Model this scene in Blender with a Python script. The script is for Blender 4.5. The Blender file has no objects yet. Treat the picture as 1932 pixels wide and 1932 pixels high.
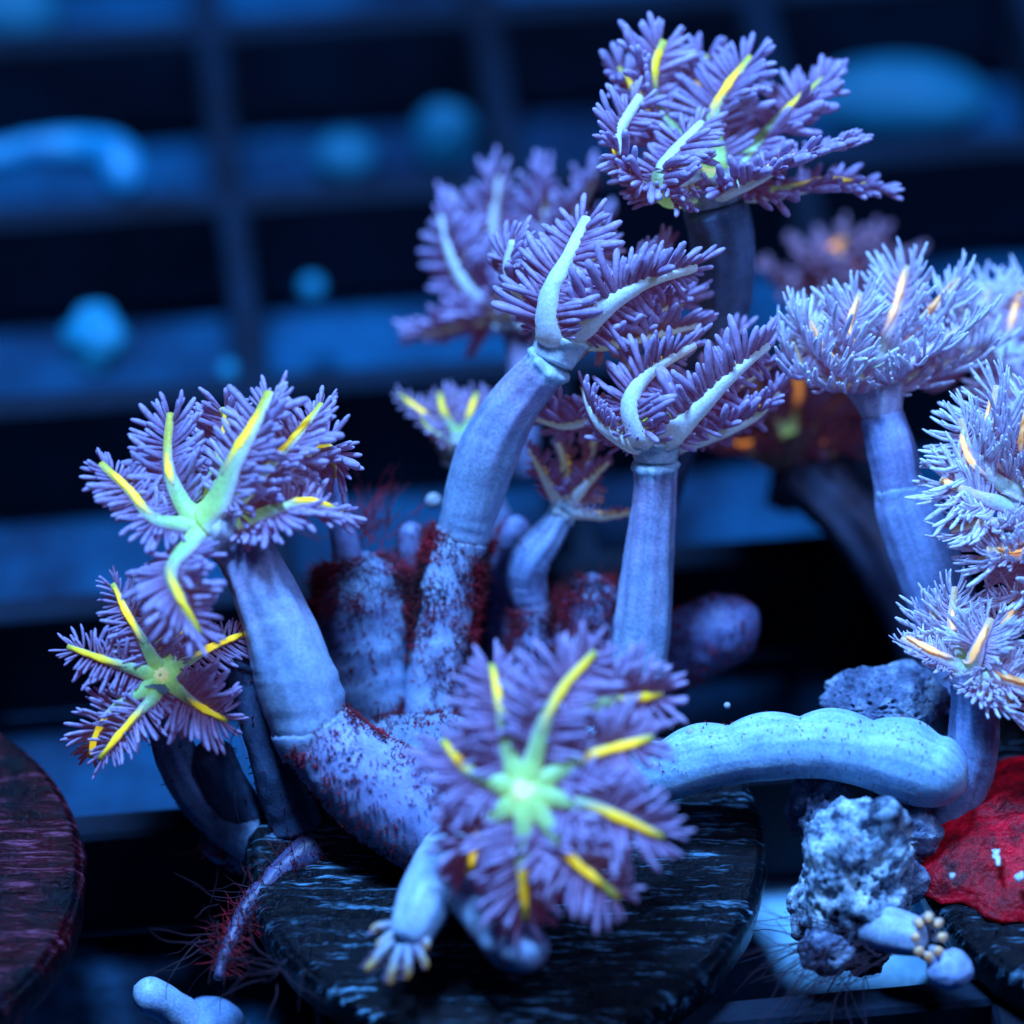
import bpy, math, random
from mathutils import Vector, Matrix, noise
random.seed(7)
PI = math.pi
S = 0.001                      # everything below is written in millimetres
C = bpy.context.scene.collection

# ------------------------------------------------------------------ camera
ELEV = math.radians(42.5)
D0, PXMM = 255.0, 40.0         # distance to the middle plug, scale there
FPX = D0 * PXMM
RIGHT = Vector((1, 0, 0))
DIR = Vector((0, math.cos(ELEV), -math.sin(ELEV)))
UP = Vector((0, math.sin(ELEV), math.cos(ELEV)))
CAM = -(RIGHT * ((955 - 966) / PXMM) + UP * ((966 - 1590) / PXMM) + DIR * D0)
cam = bpy.data.cameras.new('camera')
cam.lens = 36.0 * FPX / 1932.0
cam.sensor_width = 36.0
cam.clip_start, cam.clip_end = 0.01, 10.0
cam.dof.use_dof = True
cam.dof.focus_distance = (D0 - 1.2) * S
cam.dof.aperture_fstop = 18.5
cam_ob = bpy.data.objects.new('camera', cam)
C.objects.link(cam_ob)
cam_ob.location = CAM * S
cam_ob.rotation_euler = (PI / 2 - ELEV, 0, 0)
scene = bpy.context.scene
scene.camera = cam_ob

# ------------------------------------------------------------------ light
w = bpy.data.worlds.new('World'); scene.world = w; w.use_nodes = True
w.node_tree.nodes['Background'].inputs[0].default_value = (0.004, 0.09, 0.55, 1)
w.node_tree.nodes['Background'].inputs[1].default_value = 0.011

def area(name, loc, aim, size, watts, col):
    l = bpy.data.lights.new(name, 'AREA'); l.shape = 'DISK'; l.size = size * S
    l.energy = watts; l.color = col
    o = bpy.data.objects.new(name, l); C.objects.link(o)
    o.location = Vector(loc) * S
    o.rotation_euler = (Vector(aim) - Vector(loc)).to_track_quat('-Z', 'Y').to_euler()
    return o
area('tank_lamp', (-30, 26, 222), (0, 6, 8), 46, 1.5, (0.155, 0.395, 1.0))
area('tank_lamp_side', (105, -30, 175), (18, 4, 10), 45, 0.19, (0.22, 0.39, 1.0))
scene.view_settings.view_transform = 'Standard'
scene.view_settings.look = 'None'
scene.view_settings.exposure = 0.0
scene.view_settings.gamma = 1.0
scene.render.engine = 'CYCLES'
cy = scene.cycles
cy.max_bounces, cy.diffuse_bounces, cy.glossy_bounces, cy.transmission_bounces = 4, 2, 1, 4
cy.use_adaptive_sampling, cy.adaptive_threshold = True, .02
cy.caustics_reflective = cy.caustics_refractive = False

# ------------------------------------------------------------------ helpers
def at(px, py, t=0.0):
    """a point t mm behind the middle plug's plane (1932-pixel layout sketch to mm)"""
    d = D0 + t
    return CAM + DIR * d + RIGHT * ((px - 966) / FPX * d) + UP * ((966 - py) / FPX * d)
def on_z(px, py, z):
    r = DIR + RIGHT * ((px - 966) / FPX) + UP * ((966 - py) / FPX)
    return CAM + r * ((z - CAM.z) / r.z)
def cdir(x, y, toward):
    return (RIGHT * x + UP * y - DIR * toward).normalized()
def nz(p, s=1.0, o=0.0):
    return noise.noise(Vector((p[0] * s + o, p[1] * s - o, p[2] * s + 2 * o)))
def fb(p, s=1.0, o=0.0):
    return nz(p, s, o) * .6 + nz(p, s * 2.1, o + 5) * .3 + nz(p, s * 4.3, o + 9) * .15
def mix(a, b, f):
    f = max(0., min(1., f)); return tuple(x + (y - x) * f for x, y in zip(a, b))
def sm(a, b, x):
    x = max(0., min(1., (x - a) / (b - a))); return x * x * (3 - 2 * x)

def mesh(name, verts, faces, cols=None, smooth=True, origin=None):
    me = bpy.data.meshes.new(name)
    o = origin if origin is not None else Vector((0, 0, 0))
    me.from_pydata([((v[0] - o[0]) * S, (v[1] - o[1]) * S, (v[2] - o[2]) * S) for v in verts], [], faces)
    if cols is not None:
        a = me.color_attributes.new('col', 'FLOAT_COLOR', 'POINT')
        a.data.foreach_set('color', [x for c in cols for x in c])
    if smooth:
        me.polygons.foreach_set('use_smooth', [True] * len(me.polygons))
    me.update()
    return me
def link(name, me, mat, parent=None, kind=None, label=None):
    ob = bpy.data.objects.new(name, me); C.objects.link(ob)
    if mat is not None and me is not None and not me.materials: me.materials.append(mat)
    if parent is not None: ob.parent = parent
    if kind: ob['kind'] = kind
    if label: ob['label'] = label
    return ob
def thing(name, loc, label, cat, group=None):
    o = bpy.data.objects.new(name, None); C.objects.link(o)
    o.location = Vector(loc) * S; o.empty_display_size = 0.002
    o['label'] = label; o['category'] = cat
    if group: o['group'] = group
    return o
def tag(o, label, cat, group=None):
    o['label'] = label; o['category'] = cat
    if group: o['group'] = group
    return o

def crom(P, n):
    """Catmull-Rom through tuples of any length, n samples"""
    P = [tuple(p) for p in P]
    if len(P) == 2: P = [P[0], tuple((a + b) / 2 for a, b in zip(*P)), P[1]]
    Q = [tuple(2 * a - b for a, b in zip(P[0], P[1]))] + P + [tuple(2 * a - b for a, b in zip(P[-1], P[-2]))]
    m = len(P) - 1; out = []
    for i in range(n):
        x = i / (n - 1) * m; k = min(int(x), m - 1); f = x - k
        a, b, c, d = Q[k:k + 4]
        out.append(tuple(.5 * (2 * q + (r - p) * f + (2 * p - 5 * q + 4 * r - s) * f * f + (3 * q - p - 3 * r + s) * f ** 3)
                         for p, q, r, s in zip(a, b, c, d)))
    return out

class Tube:
    """a swept, tapered, closed body along points (x,y,z,r)"""
    def __init__(s, P, rings=24, sides=16, disp=None, col=None, flat=1.0, normal=None, capa=True, capb=True, round_end=0.0):
        pts = crom(P, rings)
        s.c = [Vector(p[:3]) for p in pts]; s.r = [max(p[3], .01) for p in pts]
        n = rings; T = []
        for i in range(n):
            T.append((s.c[min(i + 1, n - 1)] - s.c[max(i - 1, 0)]).normalized())
        s.T = T; s.N = []; s.B = []
        u = T[0].orthogonal().normalized()
        for i in range(n):
            if normal is not None:
                u = normal(s.c[i], i / (n - 1))
            u = (u - T[i] * u.dot(T[i]))
            if u.length < 1e-5: u = T[i].orthogonal()
            u = u.normalized()
            s.N.append(u.copy()); s.B.append(T[i].cross(u).normalized())
        if round_end:                                   # blunt, rounded far end
            k = max(2, int(rings * round_end))
            for j in range(k):
                f = (j + 1) / k
                s.r[n - k + j] *= math.sqrt(max(0.02, 1 - (f * .97) ** 2))
        s.v = []; s.cols = []; s.nrm = []; s.f = []
        for i in range(n):
            for j in range(sides):
                a = 2 * PI * j / sides
                d = s.N[i] * (math.cos(a) * flat) + s.B[i] * math.sin(a)
                k = 1 + (disp(i / (n - 1), a, s.c[i] + d * s.r[i]) if disp else 0)
                p = s.c[i] + d * (s.r[i] * k)
                s.v.append(p); s.nrm.append(d.normalized())
                s.cols.append(col(i / (n - 1), a, p) if col else (1, 1, 1, 0))
        for i in range(n - 1):
            for j in range(sides):
                j2 = (j + 1) % sides
                s.f.append((i * sides + j, i * sides + j2, (i + 1) * sides + j2, (i + 1) * sides + j))
        if capa: s._cap(0, sides, True, -T[0] * s.r[0] * .25)
        if capb: s._cap(n - 1, sides, False, T[-1] * s.r[-1] * .35)
        s.sides = sides; s.n = n
    def _cap(s, i, sides, flip, off):
        k = len(s.v); s.v.append(s.c[i] + off); s.nrm.append(off.normalized()); s.cols.append(s.cols[i * sides])
        for j in range(sides):
            a, b = i * sides + j, i * sides + (j + 1) % sides
            s.f.append((b, a, k) if flip else (a, b, k))
    def obj(s, name, mat, parent, origin, label=None):
        return link(name, mesh(name, s.v, s.f, s.cols, origin=origin), mat, parent, label=label)

def join(parts):
    v, f, c = [], [], []
    for t in parts:
        k = len(v); v += t[0]; c += t[2]; f += [tuple(i + k for i in q) for q in t[1]]
    return v, f, c

# ------------------------------------------------------------------ materials
def new_mat(name):
    m = bpy.data.materials.new(name); m.use_nodes = True
    m.cycles.emission_sampling = 'NONE'
    nt = m.node_tree; return m, nt, nt.nodes['Principled BSDF']
def node(nt, t, **kw):
    n = nt.nodes.new(t)
    for k, v in kw.items(): setattr(n, k, v)
    return n
def noise_tex(nt, scale, detail=3, rough=.6, vec=None):
    tc = node(nt, 'ShaderNodeTexCoord')
    n = node(nt, 'ShaderNodeTexNoise'); n.inputs['Scale'].default_value = scale
    n.inputs['Detail'].default_value = detail; n.inputs['Roughness'].default_value = rough
    nt.links.new(tc.outputs['Object'], n.inputs['Vector']); return n
def mixc(nt, mode, fac, a, b):
    m = node(nt, 'ShaderNodeMix', data_type='RGBA', blend_type=mode)
    for sock, val in ((m.inputs[0], fac), (m.inputs[6], a), (m.inputs[7], b)):
        if hasattr(val, 'is_linked') or hasattr(val, 'links'): nt.links.new(val, sock)
        else: sock.default_value = val
    return m.outputs[2]
def ramp(nt, src, stops):
    r = node(nt, 'ShaderNodeValToRGB'); e = r.color_ramp.elements
    while len(e) < len(stops): e.new(.5)
    for i, (p, c) in enumerate(stops): e[i].position = p; e[i].color = c
    nt.links.new(src, r.inputs[0]); return r.outputs[0]

def tissue(name, rough=.42, glow=0.6, sss=0.0, grain=9000, var=.35, bump=.25, rnd=0.0, grainc=.3, fluo=None):
    """living tissue: pigment from the attribute col, its alpha is how strongly that pigment fluoresces"""
    m, nt, b = new_mat(name)
    a = node(nt, 'ShaderNodeAttribute', attribute_name='col')
    n1 = noise_tex(nt, grain, 2); n2 = noise_tex(nt, 900, 2)
    c = mixc(nt, 'MULTIPLY', var, a.outputs['Color'], ramp(nt, n2.outputs[0], [(.3, (.5, .5, .6, 1)), (.7, (1.15, 1.12, 1.08, 1))]))
    c = mixc(nt, 'MULTIPLY', grainc, c, ramp(nt, n1.outputs[0], [(.35, (.45, .45, .5, 1)), (.65, (1.3, 1.3, 1.3, 1))]))
    if rnd:
        oi = node(nt, 'ShaderNodeObjectInfo')
        c = mixc(nt, 'MULTIPLY', rnd, c, ramp(nt, oi.outputs['Random'], [(0, (.55, .6, .8, 1)), (.5, (1, .9, 1, 1)), (1, (1.15, 1.2, 1.2, 1))]))
    nt.links.new(c, b.inputs['Base Color'])
    b.inputs['Roughness'].default_value = rough
    b.inputs['Specular IOR Level'].default_value = .35
    b.inputs['Subsurface Weight'].default_value = sss
    b.inputs['Subsurface Radius'].default_value = (.0005, .0006, .0008)
    b.inputs['Subsurface Scale'].default_value = 1.0
    if fluo: b.inputs['Emission Color'].default_value = fluo
    else: nt.links.new(a.outputs['Color'], b.inputs['Emission Color'])
    mm = node(nt, 'ShaderNodeMath', operation='MULTIPLY'); mm.inputs[1].default_value = glow
    nt.links.new(a.outputs['Alpha'], mm.inputs[0]); nt.links.new(mm.outputs[0], b.inputs['Emission Strength'])
    if bump:
        bp = node(nt, 'ShaderNodeBump'); bp.inputs['Strength'].default_value = bump; bp.inputs['Distance'].default_value = .00012
        nt.links.new(n1.outputs[0], bp.inputs['Height']); nt.links.new(bp.outputs[0], b.inputs['Normal'])
    return m
M_STALK = tissue('stalk_tissue', .42, .5, .5, 6500, .5, .22, 0, .4)
M_RIB = tissue('tentacle_tissue', .45, .55, .2, 6000, .25, .25)
M_PIN = tissue('pinnule_tissue', .5, 1.0, .15, 7500, .3, 0, .5, .5, (.70, .16, .52, 1))
M_STREAK = tissue('streak_tissue', .5, .75, 0, 6000, .15, .3, 0, .2)
M_FUZZ, _nt, _b = new_mat('red_turf_algae')
_b.inputs['Roughness'].default_value = .7
_n = noise_tex(_nt, 700, 2)
_nt.links.new(ramp(_nt, _n.outputs[0], [(.35, (.05, .002, .008, 1)), (.65, (.40, .004, .018, 1))]), _b.inputs['Base Color'])

def rocky(name, stops, scale, rough=.6, bump=.6, scale2=6000, glow=0):
    m, nt, b = new_mat(name)
    n = noise_tex(nt, scale, 5, .65); n2 = noise_tex(nt, scale2, 3)
    c = mixc(nt, 'MULTIPLY', .5, ramp(nt, n.outputs[0], stops), ramp(nt, n2.outputs[0], [(.35, (.4, .4, .4, 1)), (.65, (1.3, 1.3, 1.3, 1))]))
    nt.links.new(c, b.inputs['Base Color']); b.inputs['Roughness'].default_value = rough; b.inputs['Specular IOR Level'].default_value = .25
    if glow: nt.links.new(c, b.inputs['Emission Color']); b.inputs['Emission Strength'].default_value = glow   # red pigment fluoresces under the blue lamps
    bp = node(nt, 'ShaderNodeBump'); bp.inputs['Strength'].default_value = bump; bp.inputs['Distance'].default_value = .0002
    nt.links.new(n2.outputs[0], bp.inputs['Height']); nt.links.new(bp.outputs[0], b.inputs['Normal'])
    return m
M_ROCK = rocky('porous_rock', [(.40, (.03, .05, .09, 1)), (.52, (.34, .50, .62, 1)), (.66, (.85, 1, 1, 1))], 800)
M_RUB = rocky('dull_rubble', [(.32, (.03, .04, .08, 1)), (.5, (.16, .22, .34, 1)), (.7, (.5, .62, .72, 1))], 700)
M_CRUST = rocky('red_crust', [(.34, (.05, .002, .006, 1)), (.5, (.42, .002, .012, 1)), (.64, (.95, .006, .03, 1))], 520, .5, .9, 3200, .08)
M_FLAKE = rocky('white_flake', [(.3, (.6, .75, .8, 1)), (.7, (.9, .95, .95, 1))], 900, .5)
M_FLOOR = rocky('tank_floor_sand', [(.38, (.0, .012, .036, 1)), (.66, (.0, .10, .20, 1))], 75, .6, .3, 1500)
M_GRID = rocky('black_eggcrate_plastic', [(.3, (.0, .002, .008, 1)), (.7, (.0, .015, .036, 1))], 220, .7, .2)
M_BRIGHT_FLOOR = rocky('bright_floor', [(.3, (.22, .55, .75, 1)), (.7, (.42, .8, .95, 1))], 300, .6, .5, 4000)  # pale stand-in colour for the brighter lit floor patch
M_PALE = rocky('pale_far_tissue', [(.3, (.0, .20, .32, 1)), (.7, (.03, .38, .52, 1))], 260, .5, .2)
M_DIM = rocky('dim_far_tissue', [(.3, (.0, .10, .16, 1)), (.7, (.01, .18, .26, 1))], 260, .6, .2)
M_STRAND, _nt, _b = new_mat('dark_strand'); _b.inputs['Base Color'].default_value = (.03, .008, .02, 1); _b.inputs['Roughness'].default_value = .7
M_BUB, _nt, _b = new_mat('gas_bubble'); _b.inputs['Base Color'].default_value = (.9, .95, 1, 1); _b.inputs['Roughness'].default_value = .03; _b.inputs['Transmission Weight'].default_value = .45; _b.inputs['IOR'].default_value = 1.2

def plug_mat(name, red):
    m, nt, b = new_mat(name)
    tc = node(nt, 'ShaderNodeTexCoord'); mp = node(nt, 'ShaderNodeMapping'); mp.inputs['Scale'].default_value = (380, 3400, 900)
    nt.links.new(tc.outputs['Object'], mp.inputs[0])
    n = node(nt, 'ShaderNodeTexNoise'); n.inputs['Scale'].default_value = 1; n.inputs['Detail'].default_value = 5; n.inputs['Roughness'].default_value = .7
    nt.links.new(mp.outputs[0], n.inputs['Vector'])
    n2 = noise_tex(nt, 330, 4); n3 = noise_tex(nt, 5000, 2)
    base = ramp(nt, n2.outputs[0], [(.35, (.0, .002, .005, 1)), (.7, (.001, .006, .012, 1))])
    if red:
        base = mixc(nt, 'MIX', ramp(nt, n2.outputs[0], [(.38, (0, 0, 0, 1)), (.55, (.9, .9, .9, 1))]), base, (.055, .001, .004, 1))
    base = mixc(nt, 'MULTIPLY', 1.0, base, ramp(nt, n.outputs[0], [(.36, (.1, .1, .1, 1)), (.56, (1.3, 1.3, 1.3, 1))]))
    dep_glint = mixc(nt, 'MULTIPLY', 1.0, ramp(nt, n.outputs[0], [(.55, (0, 0, 0, 1)), (.63, (1, 1, 1, 1))]), ramp(nt, n2.outputs[0], [(.42, (.04, .04, .04, 1)), (.58, (1, 1, 1, 1))]))  # pale deposits, partly painted in as bright streak glints
    c = mixc(nt, 'MIX', dep_glint, base, (.20, .46, .62, 1) if not red else (.30, .08, .14, 1))
    nt.links.new(c, b.inputs['Base Color']); b.inputs['Roughness'].default_value = .26; b.inputs['Specular IOR Level'].default_value = .3
    bp = node(nt, 'ShaderNodeBump'); bp.inputs['Strength'].default_value = .9; bp.inputs['Distance'].default_value = .00035
    nt.links.new(n.outputs[0], bp.inputs['Height']); nt.links.new(bp.outputs[0], b.inputs['Normal'])
    return m
M_PLUG = plug_mat('black_ceramic', False)
M_PLUGR = plug_mat('red_coated_ceramic', True)

# ------------------------------------------------------------------ the setting: tank floor and eggcrate rack
TOPZ = -3.0                                     # top of the rack; the plugs' discs rest on it
YAW = math.radians(6.8); PITCH = 15.6; BARH = 6.9
ga = Vector((math.cos(YAW), math.sin(YAW), 0)); gb = Vector((-math.sin(YAW), math.cos(YAW), 0))
fl = []; ff = []
NX = 60
for i in range(NX + 1):
    for j in range(NX + 1):
        x, y = -170 + 340 * i / NX, -110 + 380 * j / NX
        fl.append((x, y, -11.2 + .3 * nz((x, y, 0), .06)))
for i in range(NX):
    for j in range(NX):
        a = i * (NX + 1) + j; ff.append((a, a + NX + 1, a + NX + 2, a + 1))
link('tank_floor', mesh('tank_floor', fl, ff), M_FLOOR, kind='structure')

rack = thing('eggcrate_rack', (0, 0, TOPZ - BARH), 'black plastic eggcrate grid holding the coral plugs', 'rack')
RO = Vector((0, 0, TOPZ - BARH))
# a node of the grid, found from the photograph's crossing of two bars
node0 = on_z(436, 372, TOPZ)
def bar(p, q, wt, h, dz):
    d = (q - p).normalized(); s = Vector((-d.y, d.x, 0))
    prof = [(-wt * .38, -h), (-wt * .5, -.25), (-wt * .36, 0), (wt * .36, 0), (wt * .5, -.25), (wt * .38, -h)]
    v = []; f = []; n = 14
    for i in range(n + 1):
        c = p.lerp(q, i / n)
        for a, z in prof: v.append(c + s * a + Vector((0, 0, z + dz)))
    for i in range(n):
        for j in range(6):
            f.append((i * 6 + j, (i + 1) * 6 + j, (i + 1) * 6 + (j + 1) % 6, i * 6 + (j + 1) % 6))
    f.append(tuple(range(6))[::-1]); f.append(tuple(n * 6 + j for j in range(6)))
    return v, f
base = Vector((node0.x, node0.y, TOPZ))
for k in range(-7, 4):
    p = base + gb * (k * PITCH)
    v, f = bar(p - ga * 70, p + ga * 95, 1.7, BARH, 0)
    link('grid_bar', mesh('grid_bar', v, f, smooth=False, origin=RO), M_GRID, rack)
for k in range(-3, 6):
    p = base + ga * (k * PITCH)
    v, f = bar(p - gb * 100, p + gb * 75, 1.6, BARH - .06, -.04)
    link('grid_bar', mesh('grid_bar', v, f, smooth=False, origin=RO), M_GRID, rack)

# ------------------------------------------------------------------ plugs
def plug(center, R, label, mat, ridge=.16, seed=0, rot=0):
    root = thing('frag_plug', (center[0], center[1], center[2] - 3.0), label, 'coral plug')
    o = Vector((center[0], center[1], center[2] - 3.0))
    nr, ns = 150, 180
    v = []; f = []
    for i in range(nr + 1):
        r = R * (i / nr) ** .8
        for j in range(ns):
            a = 2 * PI * j / ns; x, y = r * math.cos(a), r * math.sin(a)
            xr, yr = x * math.cos(rot) + y * math.sin(rot), -x * math.sin(rot) + y * math.cos(rot)
            h = ridge * (noise.noise(Vector((xr * .22, yr * 3.4, seed))) + .5 * noise.noise(Vector((xr * 1.1, yr * 3.9, seed + 3)))) + .1 * nz((x, y, seed), .35)
            e = sm(.93, 1.0, i / nr); h = h * (1 - e) - .35 * e * e
            v.append((center[0] + x, center[1] + y, center[2] + h))
    for (zz, rr) in ((-.9, 1.012), (-2.2, 1.0), (-2.7, .985), (-3.0, .96), (-3.0, .3)):
        for j in range(ns):
            a = 2 * PI * j / ns; q = R * rr * (1 + .012 * nz((math.cos(a), math.sin(a), zz), 7, seed))
            v.append((center[0] + q * math.cos(a), center[1] + q * math.sin(a), center[2] + zz))
    for i in range(nr + 5):
        for j in range(ns):
            j2 = (j + 1) % ns
            if i == 0: f.append((0 * ns + j, ns + j, ns + j2))
            else: f.append((i * ns + j, (i + 1) * ns + j, (i + 1) * ns + j2, i * ns + j2))
    link('disc', mesh('disc', v, f, origin=o), mat, root)
    t = Tube([(center[0], center[1], center[2] - 2.9, 4.6), (center[0], center[1], center[2] - 9, 4.2), (center[0], center[1], center[2] - 10.9, 3.9)], 8, 24)
    t.obj('stem', mat, root, o)
    return root
plug((0, 0, 0), 12.2, 'black ridged ceramic plug under the purple clove polyp colony', M_PLUG, .17, 1, .12)
lp = on_z(-335, 1645, 0)
plug((lp.x, lp.y, 0), 12.2, 'dark red coated ridged ceramic plug standing empty', M_PLUGR, .15, 4, .02)
rp = on_z(2210, 1560, 0)
plug((rp.x, rp.y, 0), 12.2, 'black ceramic plug under the pale polyps and red crust', M_PLUG, .17, 9, .1)

# ------------------------------------------------------------------ fuzz of short red algae on a tube
def fuzz(tube, n, root, origin, lo=.14, hi=.34, side=0.0, u0=0., u1=1., th=.028, mask=None, name='algae_fuzz', jitter=.8):
    n = int(n * 1.3); v, f = [], []; rnd = random.Random(n + int(tube.c[0].x * 100))
    cnt = 0; tries = 0
    while cnt < n and tries < n * 12:
        tries += 1
        u = rnd.uniform(u0, u1); i = min(int(u * (tube.n - 1)), tube.n - 2); j = rnd.randrange(tube.sides)
        k = i * tube.sides + j; k2 = i * tube.sides + (j + 1) % tube.sides; k3 = (i + 1) * tube.sides + j
        a, b = rnd.random(), rnd.random()
        p = tube.v[k] + (tube.v[k2] - tube.v[k]) * a + (tube.v[k3] - tube.v[k]) * b
        nn = tube.nrm[k]
        sd = abs(nn.dot(RIGHT)) ** 2
        if nn.dot(DIR) > .45: continue
        if fb(p, .55, 3) < -.08 + rnd.uniform(-.22, .22): continue
        if side and rnd.random() > .35 + .65 * sd: continue
        if mask and not mask(p, u): continue
        cnt += 1
        for h in range(rnd.choice((1, 2, 2, 3))):
            L = rnd.uniform(lo, hi) * .8 * (1 + side * .7 * sm(.55, 1, sd) * rnd.uniform(.4, 1.6))
            d = (nn + Vector((rnd.uniform(-1, 1), rnd.uniform(-1, 1), rnd.uniform(-1, 1))) * jitter).normalized()
            s1 = d.orthogonal().normalized(); s2 = d.cross(s1); q = len(v)
            bend = Vector((rnd.uniform(-1, 1), rnd.uniform(-1, 1), rnd.uniform(-.3, 1))) * L * .3
            for g in range(3): v.append(p - nn * .03 + (s1 * math.cos(g * 2.1) + s2 * math.sin(g * 2.1)) * th)
            for g in range(3): v.append(p + d * L * .6 + bend * .3 + (s1 * math.cos(g * 2.1) + s2 * math.sin(g * 2.1)) * th * .8)
            v.append(p + d * L + bend)
            for g in range(3):
                g2 = (g + 1) % 3
                f += [(q + g, q + g2, q + 3 + g2, q + 3 + g), (q + 3 + g, q + 3 + g2, q + 6)]
    if v: link(name, mesh(name, v, f, origin=origin), M_FUZZ, root, kind='stuff')

# ------------------------------------------------------------------ polyps
PALETTE = {
    'purple': dict(glow=.032, pin0=(.21, .11, .18), pin1=(.47, .41, .60), rib=(.66, .82, .88), oral=(.36, .70, .24), mid=(.52, .50, .30), streak=(1, .80, .03), rr=.075, thin=1.0),
    'pale': dict(glow=.03, pin0=(.46, .40, .62), pin1=(.86, .92, .98), rib=(.80, .82, .90), oral=(.55, .72, .55), mid=(.80, .55, .60), streak=(1, .58, .20), rr=.046, thin=.95),
    'brown': dict(glow=.02, pin0=(.22, .09, .09), pin1=(.30, .17, .22), rib=(.50, .45, .42), oral=(.3, .5, .3), mid=(.5, .2, .12), streak=(1, .36, .06), rr=.1, thin=.9),
}
PALETTE['purple_fine'] = dict(PALETTE['purple'], rr=.062)
PINS = {}
def pinnule_mesh(pal, var):
    """alike pinnules share their mesh: a blunt curved finger along +X, 1 unit = 1 mm long"""
    key = (pal, var)
    if key in PINS: return PINS[key]
    p = PALETTE[pal]; rnd = random.Random(var * 13 + 1)
    asp = p['rr'] * (1.0, 1.2, .9, 1.1, 1.5, 1.0, 1.25, .9, 1.05, 1.15, .95, 1.3)[var]
    bz, by = rnd.uniform(-.05, .32) + (.30 if pal == 'pale' else 0), rnd.uniform(-.22, .22)
    v, f, c = [], [], []; n, sd = 5, 6
    prof = [(-.05, .7), (.25, .95), (.55, 1.12), (.83, 1.15), (.97, .74)]
    for i, (x, r) in enumerate(prof):
        for j in range(sd):
            a = 2 * PI * j / sd; q = asp * r
            v.append((x, by * x * x + q * math.cos(a), bz * x * x + q * math.sin(a)))
            c.append(mix(p['pin0'], p['pin1'], sm(-.1, .8, x)) + (p['glow'] * (1.25 - .4 * x),))  # bases coloured darker: brownish pigment plus painted shade between pinnules
    v.append((1.02, by, bz)); c.append(p['pin1'] + (p['glow'] * .8,))
    for i in range(n - 1):
        for j in range(sd):
            j2 = (j + 1) % sd; f.append((i * sd + j, i * sd + j2, (i + 1) * sd + j2, (i + 1) * sd + j))
    for j in range(sd): f.append(((n - 1) * sd + j, (n - 1) * sd + (j + 1) % sd, n * sd))
    me = mesh('pinnule', v, f, c); me.materials.append(M_PIN)
    PINS[key] = me
    PINS[(key, 'raw')] = (v, f, c)
    return me

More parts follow.
